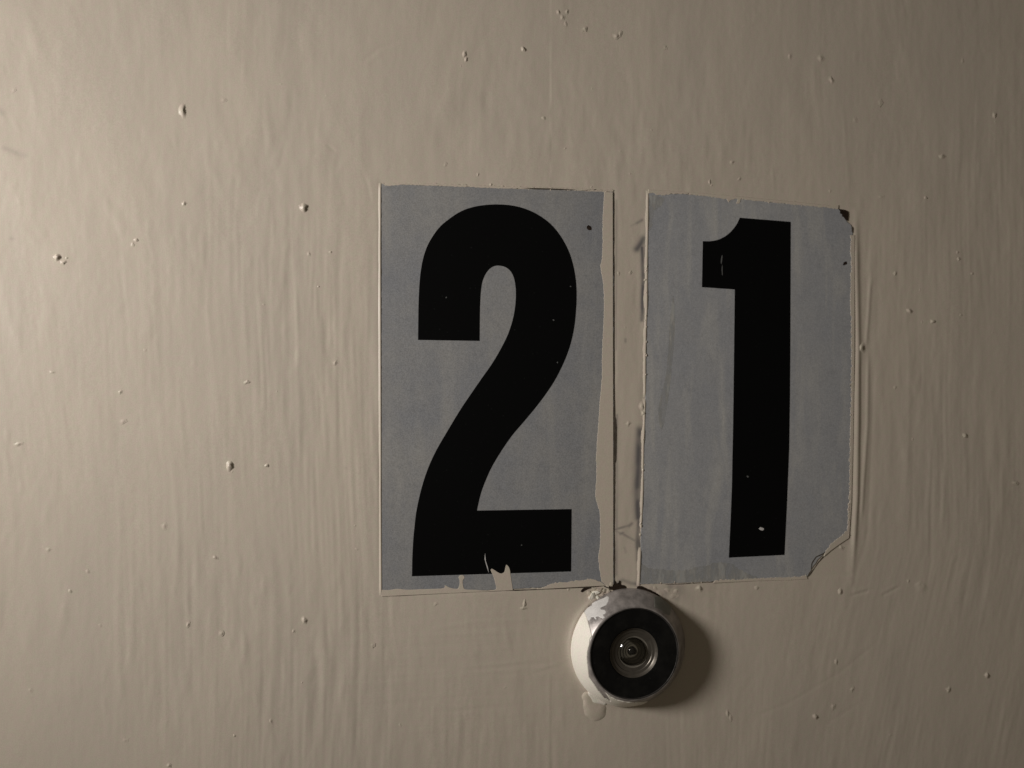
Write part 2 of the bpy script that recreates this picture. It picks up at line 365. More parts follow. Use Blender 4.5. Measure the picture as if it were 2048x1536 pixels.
ridge([(1700, 1085), (1698, 1150)], 4, 30)
H[(rad < 112)] = -20 * U
edge = np.minimum.reduce([sstep(GX, XA, XA + .01), sstep(-GX, -XB, -XB + .01), sstep(GZ, ZA, ZA + .01), sstep(-GZ, -ZB, -ZB + .01)])
H *= edge

# grime and bare patches: marks with a shape of their own, plus sticker-edge shade put in as colour
GR = np.zeros_like(PXg); BARE = np.zeros_like(PXg)
rough1 = 0.5 + 0.5 * np.tanh(field(5, 9, 31) * 1.5); rough2 = .5 + .5 * np.tanh(field(2.5, 2.5, 32) * 2)
def addg(a): 
    global GR
    GR = np.maximum(GR, np.clip(a, 0, 1))
def streak(pts, wd, v, rr=True):
    pts = np.array(pts, float); g = np.zeros_like(PXg)
    for k in range(len(pts) - 1):
        a, b = pts[k], pts[k + 1]; d = b - a
        sel = (PXg > min(a[0], b[0]) - 5 * wd) & (PXg < max(a[0], b[0]) + 5 * wd) & (PYg > min(a[1], b[1]) - 5 * wd) & (PYg < max(a[1], b[1]) + 5 * wd)
        P = np.stack([PXg[sel], PYg[sel]], 1)
        if not len(P): continue
        t = np.clip(((P - a) @ d) / (d @ d), 0, 1); q = P - (a + t[:, None] * d)
        g[sel] = np.maximum(g[sel], np.exp(-(np.hypot(q[:, 0], q[:, 1]) / wd) ** 2))
    addg(g * v * ((.7 + .3 * rough1) if rr else 1))
streak([(1280, 860), (1277, 900), (1276, 940), (1274, 985), (1276, 1035)], 8, .85); streak([(1278, 1035), (1274, 1085), (1276, 1120)], 4, .7)
streak([(1232, 1168), (1245, 1160), (1262, 1167), (1275, 1168)], 4, .55); streak([(1214, 1075), (1226, 1068)], 2.2, .5); streak([(1233, 400), (1232, 700)], 1.6, .35); streak([(1234, 830), (1233, 1150)], 2.2, .45)
streak([(1274, 498), (1280, 490), (1287, 478)], 7, .8); streak([(1284, 495), (1286, 560), (1284, 640)], 4, .9)
streak([(1274, 446), (1284, 440)], 3, .5); streak([(1262, 452), (1274, 446)], 2, .25)
streak([(1226, 1060), (1262, 1050)], 2.2, .6); streak([(1230, 1062), (1246, 1068), (1276, 1085)], 2, .5)
streak([(1258, 1052), (1264, 1047)], 3, .7); streak([(1275, 1070), (1279, 1092)], 4, .75); streak([(1240, 1068), (1246, 1066)], 2.4, .6)
streak([(1249, 1095), (1252, 1105)], 2, .25); streak([(1251, 678), (1251, 684)], 2, .45)
streak([(1273, 1100), (1277, 1130)], 2.5, .4)
streak([(8, 296), (50, 312)], 5, .16); streak([(22, 477), (26, 478)], 4, .22); streak([(0, 222), (3, 226)], 6, .2)
streak([(690, 935), (692, 936)], 3, .12); streak([(1043, 376.5), (1160, 379)], 1.8, .75, False)  # the last one paints the shadow along sticker 2's top edge
addg(.22 * sstep(PYg, 1165, 1172) * (1 - sstep(PYg, 1195, 1215)) * blob(1335, 1185, 32, 30) * rough1 * 2)

jj, ii = np.meshgrid(np.arange(NX - 1), np.arange(NZ - 1)); base_i = (ii * NX + jj).ravel()
quads = np.stack([base_i, base_i + 1, base_i + NX + 1, base_i + NX], 1).astype(np.int32)
me = bpy.data.meshes.new('door')
# outer slab of the door round the finely modelled area
DX0, DX1, DZ0, DZ1, TH = -0.42, 0.44, 0.0, 2.03, 0.044
V = np.stack([GX.ravel(), -H.ravel(), GZ.ravel()], 1)
nv = len(V)
cor = lambda i, j: i * NX + j
ring_in = [cor(0, j) for j in range(NX)] + [cor(i, NX - 1) for i in range(1, NZ)] + [cor(NZ - 1, j) for j in range(NX - 2, -1, -1)] + [cor(i, 0) for i in range(NZ - 2, 0, -1)]
cx, cz = (XA + XB) / 2, (ZA + ZB) / 2
ext = [(DX0, 0, DZ0), (DX1, 0, DZ0), (DX1, 0, DZ1), (DX0, 0, DZ1), (DX0, TH, DZ0), (DX1, TH, DZ0), (DX1, TH, DZ1), (DX0, TH, DZ1)]
V = np.vstack([V, ext]); e = nv
bot = list(range(NX)); rgt = [cor(i, NX - 1) for i in range(NZ)]; top = [cor(NZ - 1, j) for j in range(NX)]; lft = [cor(i, 0) for i in range(NZ)]
tris = []
def fanf(edge_list, a, b):
    n = len(edge_list); h = n // 2
    for k in range(h): tris.append((a, edge_list[k + 1], edge_list[k]))
    tris.append((a, b, edge_list[h]))
    for k in range(h, n - 1): tris.append((b, edge_list[k + 1], edge_list[k]))
fanf(bot, e, e + 1); fanf(rgt, e + 1, e + 2); fanf(top[::-1], e + 2, e + 3); fanf(lft[::-1], e + 3, e)
qx = [(e + 1, e, e + 4, e + 5), (e + 2, e + 1, e + 5, e + 6), (e + 3, e + 2, e + 6, e + 7), (e, e + 3, e + 7, e + 4), (e + 4, e + 7, e + 6, e + 5)]
me.vertices.add(len(V)); me.vertices.foreach_set('co', V.astype(np.float32).ravel())
li = np.concatenate([quads.ravel(), np.array(tris, np.int32).ravel(), np.array(qx, np.int32).ravel()])
cnt = np.r_[np.full(len(quads), 4), np.full(len(tris), 3), np.full(len(qx), 4)].astype(np.int32)
me.loops.add(len(li)); me.loops.foreach_set('vertex_index', li)
me.polygons.add(len(cnt)); st = np.r_[0, np.cumsum(cnt)[:-1]].astype(np.int32)
me.polygons.foreach_set('loop_start', st)
me.polygons.foreach_set('use_smooth', np.r_[np.ones(len(quads), bool), np.zeros(len(tris) + len(qx), bool)])
me.update(calc_edges=True); me.validate()
for nm, arr in (('grime_shade', GR), ('bare', BARE)):
    at = me.attributes.new(nm, 'FLOAT', 'POINT')
    at.data.foreach_set('value', np.r_[arr.ravel(), np.zeros(8)].astype(np.float32))
me.materials.append(M_DOOR)
door = link(bpy.data.objects.new('door', me))
door['kind'] = 'structure'
door['label'] = 'cream painted door with brush marks and specks in the paint'

# ------------------------------------------------------------------ films, strips and specks
def cr(pts, n=4, closed=True):
    """Catmull-Rom through pixel points"""
    P = np.array(pts, float); N = len(P); out = []
    for k in range(N if closed else N - 1):
        p0, p1, p2, p3 = (P[(k - 1) % N], P[k], P[(k + 1) % N], P[(k + 2) % N]) if closed else (P[max(k - 1, 0)], P[k], P[k + 1], P[min(k + 2, N - 1)])
        for j in range(n):
            t = j / n
            out.append(.5 * ((2 * p1) + (-p0 + p2) * t + (2 * p0 - 5 * p1 + 4 * p2 - p3) * t * t + (-p0 + 3 * p1 - 3 * p2 + p3) * t ** 3))
    if not closed: out.append(P[-1])
    return [tuple(p) for p in out]
def dense(pts, step=6, jit=0.0, closed=True, seed=0):
    r = np.random.default_rng(seed); out = []; N = len(pts)
    for k in range(N if closed else N - 1):
        a = np.array(pts[k], float); b = np.array(pts[(k + 1) % N], float); n = max(1, int(np.hypot(*(b - a)) / step))
        for j in range(n):
            p = a + (b - a) * j / n
            if jit: p = p + r.normal(0, jit, 2)
            out.append(tuple(p))
    if not closed: out.append(tuple(pts[-1]))
    return out
def slab(name, pts, h0, h1, mat, parent, inset=None, smooth=False):
    """a thin sheet with the outline pts (photo pixels), from h0 to h1 metres proud of the door, its edge sloped"""
    P = np.array(pts, float); N = len(P)
    area = 0.5 * np.sum(P[:, 0] * np.roll(P[:, 1], -1) - np.roll(P[:, 0], -1) * P[:, 1])
    if area > 0: P = P[::-1]                      # counter-clockwise as seen on the door (pixel y runs down)
    ins = (h1 - h0) * .7 if inset is None else inset
    x, z = pix(P[:, 0], P[:, 1], h0); Q = np.stack([x, z], 1)
    d1 = Q - np.roll(Q, 1, 0); d2 = np.roll(Q, -1, 0) - Q
    d1 /= np.linalg.norm(d1, axis=1)[:, None] + 1e-12; d2 /= np.linalg.norm(d2, axis=1)[:, None] + 1e-12
    t = d1 + d2; t /= np.linalg.norm(t, axis=1)[:, None] + 1e-9
    n = np.stack([-t[:, 1], t[:, 0]], 1)
    R = Q + n * ins
    vs = [(a, -h0, b) for a, b in Q] + [(a, -h1, b) for a, b in R]
    fs = [(k, (k + 1) % N, (k + 1) % N + N, k + N) for k in range(N)]
    for tri in tessellate_polygon([[Vector((a, b, 0)) for a, b in R]]):
        i, j, k = tri
        if np.cross(R[j] - R[i], R[k] - R[i]) < 0: i, k = k, i
        fs.append((i + N, j + N, k + N))
    return mesh_obj(name, vs, fs, mat, parent, smooth)
def strip(name, pts, left, right, h0, hp, mat, parent=None, seed=0, jit=.25):
    """a bead along an open pixel polyline: 'left' px out to its foot, peak on the line, 'right' px to its other foot"""
    pts = dense(pts, 4, 0, False); r = np.random.default_rng(seed); P = np.array(pts); N = len(P)
    T = np.gradient(P, axis=0); T /= np.hypot(T[:, 0], T[:, 1])[:, None]; Nn = np.stack([T[:, 1], -T[:, 0]], 1)  # left of a line that runs down the picture is +x; flipped below
    vs = []
    ws = np.convolve(r.normal(0, 1, N + 8), np.ones(5) / 5, 'same')[4:4 + N]
    for k in range(N):
        f = 1 + jit * ws[k]; tp = min(1, (min(k, N - 1 - k) + .6) / 3)
        for off, hh in ((left * f, h0), (left * .35, h0 + (hp - h0) * .72), (0, hp), (-right * .6, hp - (hp - h0) * .12), (-right, h0 + (hp - h0) * .3)):
            p = P[k] - Nn[k] * off
            x, z = pix(p[0], p[1]); vs.append((float(x), -float(h0 + (hh - h0) * (f * .5 + .5) * tp), float(z)))
    fs = []
    for k in range(N - 1):
        for j in range(4):
            a = k * 5 + j; fs.append((a, a + 1, a + 6, a + 5))
    o = mesh_obj(name, vs, fs, mat, parent)
    return o

# ---- number stickers
T0, T1 = -0.00002, 0.00009      # foot and face of a sticker
def sticker(label, outline, mat, base_px, seed):
    x, z = pix(*base_px)
    root = empty('number_sticker', (float(x), 0, float(z)), label, 'sticker', 'number stickers on the door')
    o = slab('backing', dense(outline, 5, .35, True, seed), T0, T1, mat, None, inset=0.00003); attach(o, root)
    return root
st2 = sticker('grey rectangular sticker with a black number 2, on the cream door', [(763, 368), (1226, 384), (1227.5, 1168), (763, 1190)], M_ST2, (994, 780), 3)
S1 = [(1296, 383), (1327, 388), (1378, 389), (1418, 393), (1480, 398), (1534, 404), (1605, 410), (1676, 417), (1682, 427), (1688, 436), (1694, 444), (1701, 450),
      (1704.5, 462), (1703, 501), (1704.5, 615), (1704, 795), (1701.5, 893), (1698, 1006), (1694, 1068), (1676, 1082), (1660, 1095), (1645, 1110), (1634, 1120), (1624, 1136),
      (1614, 1153), (1577, 1157), (1514, 1158), (1426, 1162), (1361, 1166), (1279, 1168), (1282, 1063), (1285, 978), (1287, 893), (1290, 795), (1290, 686), (1293, 618), (1294, 490)]
st1 = sticker('blue-grey sticker with a black number 1 and a chipped, rounded corner', S1, M_ST1, (1490, 780), 4)

TWO = [(836, 680), (836.4, 640), (837, 606), (838.8, 568), (842, 538), (848, 510), (858.4, 484), (877, 456.5), (898, 438), (923, 422), (948.5, 413.4), (974, 409.6), (999.4, 408.8),
       (1024.7, 411), (1050, 417.3), (1075.5, 429), (1101, 447.5), (1121, 471.5), (1136.5, 499.5), (1145.4, 525.4), (1151, 553), (1153.3, 581), (1152.7, 614), (1149.3, 650), (1144, 677.5),
       (1136.5, 703), (1125.5, 730), (1109, 762), (1089, 792), (1067.4, 820), (1045, 846.7), (1024, 871.5), (1002.5, 902.5), (984, 933.5), (971, 962), (961.3, 989), (954, 1021)]
TWO = cr(TWO, 4, False)
TWO += [(1143.5, 1018), (1142.5, 1143), (823.8, 1152.6)]
TWO += cr([(824.3, 1120), (826, 1085), (828.8, 1054), (833.4, 1018), (844.4, 971), (857, 934), (872.5, 900.5), (893, 865), (919.5, 821), (941, 789), (963, 757), (982.8, 729), (999, 702),
           (1014, 672.7), (1024.3, 643), (1030, 614), (1031.6, 584), (1028.5, 559), (1022, 544), (1011, 534.5), (995.5, 531.2), (983, 535), (973.3, 545), (966.4, 559), (962.5, 577),
           (960.5, 606.6), (959.8, 640)], 4, False)
TWO += [(959.4, 682)]
TWO = TWO[:1] + [p for k, p in enumerate(TWO[1:])]
ONE = [(1479.6, 435.3), (1581.6, 443.6), (1581.2, 560), (1580.7, 700), (1580, 795), (1578.6, 893), (1574, 1010), (1569.2, 1110), (1457.5, 1115.4), (1461, 1040), (1463.5, 978), (1466, 850),
       (1467, 780), (1468, 700), (1469.4, 579), (1403.7, 574.4), (1405.5, 482)] + cr([(1418, 482.5), (1432, 480.5), (1445, 475.5), (1457, 467.5), (1467, 457), (1474.5, 446.5)], 4, False)
o = slab('numeral', dense(TWO, 9), T1 - 0.00001, T1 + 0.000012, M_BLACK, None, inset=0.00001); attach(o, st2)
o = slab('numeral', dense(ONE, 9), T1 - 0.00001, T1 + 0.000012, M_BLACK, None, inset=0.00001); attach(o, st1)

# small specks stuck to the stickers
def dot(name, px, py, rx, ry, h0, hh, mat, parent, seed=0, rot=0.0, n=10):
    r = np.random.default_rng(seed + 100); P = []
    jj_ = 1 + r.normal(0, .17, n) + .12 * np.cos(np.arange(n) * 2 * math.pi / n * 2 + r.uniform(0, 6))
    x0, z0 = pix(px, py)
    vs = [(float(x0), -(h0 + hh), float(z0))]
    for lev, (f, g) in enumerate(((.30, .93), (.55, .68), (.80, .33), (1.08, .06), (1.5, -.10))):
        for k in range(n):
            a = 2 * math.pi * k / n
            u, v = math.cos(a) * rx * f * jj_[k], math.sin(a) * ry * f * jj_[k]
            uu, vv = u * math.cos(rot) - v * math.sin(rot), u * math.sin(rot) + v * math.cos(rot)
            x, z = pix(px + uu, py + vv); vs.append((float(x), -(h0 + hh * g * (1 + r.normal(0, .12))), float(z)))
    fs = [(0, 1 + (k + 1) % n, 1 + k) for k in range(n)]
    for lev in range(4):
        for k in range(n):
            a = 1 + lev * n + k; b = 1 + lev * n + (k + 1) % n
            fs.append((a, b, b + n, a + n))
    return mesh_obj(name, vs, fs, mat, parent)
for (px, py, r_, s_) in ((1178.5, 457, 3.4, st2), (1690, 527, 2.7, st1)):
    o = dot('dirt_spot', px, py, r_, r_, T1 + 0.000003, 0.00002, M_BARE, None, int(px)); attach(o, s_)
for (px, py, rx, ry, s_, rot) in ((1522, 1057.5, 6, 2.6, st1, .1), (1443, 520, 1.8, 9, st1, .1), (1444, 540, 1.0, 12, st1, 0), (1495, 953, 2.6, 1.8, st1, .5), (892.5, 595, 1.4, 1.4, st2, 0), (1043, 1090, 1.3, 1.3, st2, 0),
                            (1141, 573, 1.5, 1.5, st2, 0), (1115, 725, 1.6, 1.6, st2, 0), (1107, 640, 2, 1.5, st2, 0)):
    o = dot('paint_fleck', px, py, rx, ry, T1 + 0.000008, 0.00002, M_GREYP if rx > 5 else M_SCUFF, None, int(px), rot); attach(o, s_)

# ---- door paint lapping over the sticker edges (parts of the door)
F0, F1 = T1 - 0.00006, T1 + 0.00004
right2 = cr([(1208, 384), (1205.5, 430), (1204.5, 480), (1203.6, 518), (1200.6, 533), (1205, 560), (1207.5, 594), (1206.5, 650), (1204, 700), (1203, 760), (1199.5, 800), (1197, 840), (1194, 880),
             (1192, 914), (1192.5, 950), (1190.5, 990), (1193, 1005), (1198.6, 1023), (1200, 1060), (1199.5, 1090), (1196.5, 1112), (1198, 1135), (1202.5, 1163)], 3, False)
slab('paint_film', dense(right2, 3, .35, False, 5) + [(1212, 1171), (1226.5, 1170), (1226.8, 1000), (1226.5, 800), (1226, 600), (1225.5, 384.5)], F0, F1, M_PAINT, door)
bottom2 = [(763, 1179), (778, 1179.5), (796, 1177), (815, 1179), (840, 1178), (872, 1177), (888, 1175.5), (889, 1170.5), (893, 1171), (899, 1174.5), (908, 1176.5), (915.5, 1176.5), (918.8, 1168), (918.5, 1160),
           (916.8, 1154), (921, 1149.8), (927, 1150.2), (929.5, 1155), (926, 1161), (926.5, 1170), (930.5, 1178), (950, 1179), (975, 1181), (991, 1178.5), (990.5, 1168), (986, 1152), (981, 1141), (983.5, 1136.8),
           (990, 1140), (997, 1144.5), (1003, 1146.3), (1008, 1143.5), (1010, 1136), (1012.2, 1129.2), (1016, 1131), (1019.8, 1138), (1022, 1153), (1026, 1178.5)]
slab('paint_film', cr(bottom2, 3, False) + [(1026, 1180.5), (763, 1193)], F0, F1, M_PAINT, door)
bottom2b = [(1072, 1178), (1085, 1174), (1101, 1167.5), (1109, 1165.5), (1119, 1163.5), (1126, 1165), (1140, 1163), (1150, 1160), (1160, 1161), (1170, 1158.5), (1180, 1157), (1186, 1158.5), (1195, 1161), (1203, 1164)]
slab('paint_film', dense(bottom2b, 2.5, .7, False, 8) + [(1212, 1171), (1160, 1174), (1100, 1177.5), (1074, 1179)], F0 + 0.000003, F1 + 0.000003, M_PAINT, door)
slab('paint_film', [(970, 1105.7), (969, 1118), (973.5, 1134), (977.5, 1146), (975.5, 1134), (971.5, 1122)], F0, T1 + 0.00002, M_GREYP, door, inset=0)
slab('paint_film', dense([(763, 366), (770, 372.5), (790, 371), (814, 370), (850, 371.5), (900, 373), (960, 376), (1000, 377.5), (1043, 378.5), (1160, 381.5), (1190, 380), (1206, 382.5), (1226, 384.5), (1227, 380), (1150, 376.5), (1000, 372), (850, 366)], 3, .5, True, 9), 0, F1 - 0.00002, M_PAINT, door)
top1 = [(1296, 388), (1306, 386), (1312, 391), (1327, 392), (1345, 388), (1378, 389), (1400, 392), (1418, 394), (1452, 399), (1457, 405), (1463, 399), (1474, 399), (1470, 407), (1478, 408), (1483, 399), (1534, 405), (1605, 411.5), (1650, 416), (1676, 419)]
slab('paint_film', dense(top1, 3, .7, False, 10) + [(1677, 410), (1660, 411), (1605, 405), (1480, 393), (1378, 384), (1297, 379)], 0, F1, M_PAINT, door)
slab('paint_film', dense([(1284, 1128), (1300, 1136), (1330, 1141), (1372, 1140), (1410, 1131), (1440, 1123), (1462, 1127), (1480, 1139), (1502, 1150), (1518, 1157)], 3, 1.0, False, 15) + [(1426, 1161), (1361, 1165), (1281, 1167)], T1 - .00001, T1 + 0.000012, M_THIN, door, inset=0)
slab('paint_film', dense([(1298, 390), (1318, 392), (1330, 396), (1322, 412), (1308, 420), (1303, 450), (1298, 470)], 3, .9, True, 16), T1 - .00001, T1 + 0.000010, M_THIN, door, inset=0)
slab('paint_film', cr([(1316, 820), (1330, 760), (1336, 700), (1340, 640), (1346, 590), (1350, 640), (1345, 720), (1336, 800), (1324, 860)], 3), T1 - .00001, T1 + 0.000008, M_THIN, door, inset=0)
slab('paint_film', dense([(1699.5, 470), (1701, 520), (1700, 600), (1702, 700), (1700.5, 800), (1699, 900), (1697, 1000), (1693.5, 1060), (1682, 1070), (1671, 1079), (1660, 1088), (1651, 1100)], 2.5, .9, False, 25) + [(1647, 1113), (1662, 1101), (1680, 1088), (1698, 1076), (1703, 1006), (1706, 893), (1709, 700), (1709, 470)], 0.0, F1, M_PAINT, door)
slab('paint_film', dense([(1612, 1149), (1600, 1152), (1575, 1154), (1540, 1154.5), (1514, 1156), (1470, 1158), (1430, 1159.5)], 2.5, .8, False, 26) + [(1426, 1166), (1514, 1162), (1577, 1161), (1615, 1158)], 0.0, F1, M_PAINT, door)
# seams: gap shade laid on as dark strips, beyond sticker 2 and along sticker 1's torn edges
def seam_shade(pts, wd, h=0.00002, seed=0, mat=M_SEAM_SHADE):
    c = dense(pts, 5, 0, False); r = np.random.default_rng(seed); P = np.array(c); T = np.gradient(P, axis=0); T /= np.hypot(T[:, 0], T[:, 1])[:, None] + 1e-9
    Nn = np.stack([-T[:, 1], T[:, 0]], 1); ww = wd * (1 + .35 * np.convolve(r.normal(0, 1, len(P) + 4), np.ones(5) / 2.2, 'valid'))[:, None].clip(.25, 1.9) * .5
    ww[0] *= .2; ww[-1] *= .2
    slab('seam_shade', [tuple(p) for p in P + Nn * ww] + [tuple(p) for p in (P - Nn * ww)[::-1]], h, h + 0.000012, mat, door, inset=0)
seam_shade([(1227.6, 384), (1227.5, 500), (1228, 600), (1228.5, 700), (1228.8, 800), (1229.5, 900), (1229.5, 980), (1228.5, 1060), (1229, 1120), (1228.5, 1172)], 1.5, seed=1)
seam_shade([(1230.5, 835), (1231.8, 880), (1231, 925)], 2.2, 0.000024, seed=2)
seam_shade([(1614, 1155), (1600, 1156.5), (1588, 1157)], 3.0, seed=3); seam_shade([(1616, 1154), (1626, 1140), (1637, 1124), (1650, 1110)], 1.8, seed=4)
seam_shade([(1622, 1139), (1624, 1126), (1632, 1114), (1645, 1108), (1652, 1103)], 1.8, T1 + 0.00001, seed=5)
seam_shade([(1588, 1157.5), (1514, 1159.5), (1426, 1164), (1361, 1168), (1330, 1169)], 1.0, seed=6)
seam_shade([(1705, 455), (1704, 500), (1706, 615), (1705.5, 795), (1703, 893), (1700, 1000)], .9, seed=7)
seam_shade([(764, 1192.5), (860, 1188), (960, 1183), (1060, 1179.5), (1160, 1175), (1205, 1172.5)], 1.3, 0.00003, seed=8)
slab('seam_shade', [(1043, 376), (1075, 376), (1120, 377.5), (1158, 379.5), (1120, 379.8), (1070, 378.8)], F1 - .00001, F1 + .000004, M_SEAM_SHADE, door, inset=0)  # partial shadow at the top edge, drawn as a dark sliver
# chip at the corner of sticker 1, bare below
slab('chip', [(1676, 417), (1681, 418.5), (1689, 419.5), (1696.5, 423), (1697, 432), (1695.5, 442), (1690, 439), (1688, 434), (1684, 433), (1684, 429), (1680, 427), (1680, 422)], 0.00008, T1 + 0.00001, M_BARE, door, inset=0)
slab('seam_shade', [(1703, 452), (1706.5, 456), (1706, 466), (1703.5, 463)], 0.00009, T1 + 0.000015, M_SEAM_SHADE, door, inset=0)
# raised lips of paint on the sides that face the lamp
strip('paint_lip', [(760.5, 366), (760, 500), (760.5, 700), (760.8, 820), (761, 900), (761, 1000), (761.5, 1100), (762, 1191)], 3.6, 2.4, 0.0, 0.00017, M_PAINT, door, 11, .12)
strip('paint_lip', [(1295.5, 381), (1295, 440), (1293.5, 520), (1293, 618), (1291, 660), (1289.8, 720), (1289.5, 795)], 4.0, 2.5, 0.0, 0.00018, M_PAINT, door, 12, .45)
strip('paint_lip', [(1289.5, 797), (1288, 850), (1286, 893), (1285, 978), (1283, 1030), (1281.5, 1063)], 2.8, 2.5, 0.0, 0.00015, M_PAINT, door, 13, .8)
strip('paint_lip', [(1280.5, 1095), (1279.5, 1120), (1277.5, 1172)], 4.2, 2.5, 0.0, 0.00020, M_PAINT, door, 14, .3)
# crumbs of paint along the torn edges
cr_rng = np.random.default_rng(77)
def crumbs(pts, n, spread, rr, hh, mat=M_PAINT, name='paint_crumb', h0=0.00004):
    c = np.array(dense(pts, 2, 0, False))
    for _ in range(n):
        p = c[cr_rng.integers(len(c))] + cr_rng.normal(0, spread, 2); s = cr_rng.uniform(*rr)
        dot(name, p[0], p[1], s, s * cr_rng.uniform(.8, 1.8), h0, hh * s / rr[1], mat, door, int(cr_rng.integers(1e6)), cr_rng.uniform(-.5, .5), 7)
crumbs([(1293, 500), (1290, 800), (1284, 1000), (1280, 1070)], 34, 1.2, (1.2, 2.6), .00022)
crumbs([(1704, 455), (1704, 700), (1701, 900), (1697, 1010)], 18, 1.0, (1.0, 2.0), .00014)
crumbs([(1698, 1006), (1695, 1070)], 9, 1.2, (1.4, 2.6), .0002)
crumbs([(1300, 1166), (1430, 1161), (1590, 1156)], 22, 1.2, (1.0, 2.0), .00013)
crumbs([(1050, 378), (1220, 383)], 5, 1.2, (1.2, 2.6), .00012)
crumbs([(1360, 386), (1640, 414)], 12, 1.5, (1.2, 2.4), .00012)
dot('paint_crumb', 1284, 813, 5, 6, .00003, .0002, M_PAINT, door, 5); dot('paint_crumb', 1287, 826, 4, 5, .00003, .0002, M_PAINT, door, 6)
dot('paint_crumb', 1257, 847, 4, 4, 0, .0001, M_PAINT, door, 7)

for k, (px, py, rx, ry, hh) in enumerate(NIBS):
    s = min(rx, ry)
    if not 40 * 0 and 762 < px < 1226 and 384 < py < 1168: continue
    dot('paint_nib', px, py, rx * .85, ry * .85, 0.0, s * hh ** 1.4 * 0.000031, M_PAINT, door, k, 0.0, 12)

# ------------------------------------------------------------------ peephole
peep = empty('peephole', (PX0, 0, PZ0), 'round metal peephole with black bezel and chipped cream paint, below the stickers', 'peephole')
def lathe(name, prof, mat, n=160, smooth=True, sharp=True):
    """prof: (radius mm, height mm)"""
    vs = []; fs = []
    for r, h in prof:
        for k in range(n):
            a = 2 * math.pi * k / n; vs.append((PX0 + r * .001 * math.cos(a), -h * .001, PZ0 + r * .001 * math.sin(a)))
    for i in range(len(prof) - 1):
        for k in range(n):
            a = i * n + k; b = i * n + (k + 1) % n; fs.append((a, b, b + n, a + n))
    if prof[-1][0] < .02: 
        pass
    o = mesh_obj(name, vs, fs, mat, None, smooth)
    attach(o, peep)
    if sharp:
        o.data.set_sharp_from_angle(angle=math.radians(28))
    return o
FL = [(12.3, -.1), (12.3, .55), (12.22, .82), (12.05, 1.02), (11.4, 2.05), (10.6, 3.25), (9.9, 4.25), (9.72, 4.42), (9.55, 4.5), (9.40, 4.5)]
lathe('flange', FL, M_METAL, 240)
lathe('rim', [(9.40, 4.4), (9.40, 4.52), (9.30, 4.57), (9.18, 4.55), (9.12, 4.4)], M_RIM, 200)
lathe('bezel', [(9.12, 4.42), (8.9, 4.40), (7.0, 4.30), (5.6, 4.2), (5.25, 4.14), (5.12, 3.9), (5.1, 3.4)], M_RING, 200)
lathe('lens_barrel', [(5.11, 4.1), (4.98, 4.0), (4.72, 3.82), (4.6, 3.70), (4.1, 3.60), (4.0, 3.48), (3.3, 3.38)], M_FUNNEL, 160)
lathe('lens_seat', [(3.3, 3.38), (3.2, 3.26), (2.7, 3.2), (2.6, 3.1), (2.1, 3.05), (2.0, 2.95), (1.5, 2.9), (1.4, 2.8), (1.0, 2.78), (.95, 2.5), (.01, 2.45)], M_SEAT, 160)
prof = [(.85 * math.sin(t), 2.5 + .7 * math.cos(t)) for t in np.linspace(math.pi / 2, 0.01, 14)]
lathe('lens', prof, M_PUPIL, 96, sharp=False)
prof = [(4.0 * math.sin(t), 4.52 - 4.0 * (1 - math.cos(t))) for t in np.linspace(.90, 0.003, 28)]
lathe('cover_glass', prof, M_GLASS, 128, sharp=False)

def drip_mesh(name, caps, mat, box, step=1.3, wob=0.0):
    xs = np.arange(box[0], box[2], step); ys = np.arange(box[1], box[3], step); XX, YY = np.meshgrid(xs, ys)
    h = np.full(XX.shape, -.00004)
    for (x0, y0, r0, h0), (x1, y1, r1, h1) in caps:
        d = np.array([x1 - x0, y1 - y0]); t = np.clip(((XX - x0) * d[0] + (YY - y0) * d[1]) / (d @ d + 1e-9), 0, 1)
        q = np.hypot(XX - x0 - t * d[0], YY - y0 - t * d[1]) / (r0 + t * (r1 - r0)); q = q * (1 + wob * np.sin(YY * .31 + XX * .13))
        h = np.maximum(h, (h0 + t * (h1 - h0)) * (np.clip(1 - q ** 3.2, -.5, 1)))
    x, z = pix(XX, YY); n = len(xs); keep = h > -.00012
    fs = [(i * n + j, i * n + j + 1, (i + 1) * n + j + 1, (i + 1) * n + j)[::-1] for i in range(len(ys) - 1) for j in range(n - 1) if h[i:i + 2, j:j + 2].max() > -.00003]
    used = sorted({v for f in fs for v in f}); mp = {v: k for k, v in enumerate(used)}
    V_ = [(x.ravel()[v], -h.ravel()[v], z.ravel()[v]) for v in used]
    o = mesh_obj(name, V_, [tuple(mp[v] for v in f) for f in fs], mat); attach(o, peep)
drip_mesh('paint_drip', [((1178, 1394, 14, .00034), (1190, 1415, 22, .00027)), ((1190, 1416, 23, .00026), (1191, 1419, 22, .00025))], M_PAINT, (1145, 1360, 1228, 1450), wob=.04)
drip_mesh('paint_run', [((1183, 1388, 11, .00040), (1190, 1397, 13, .00036)), ((1190, 1397, 13, .00036), (1208, 1402, 9, .00034))], M_OLD, (1125, 1330, 1225, 1425), wob=.06)

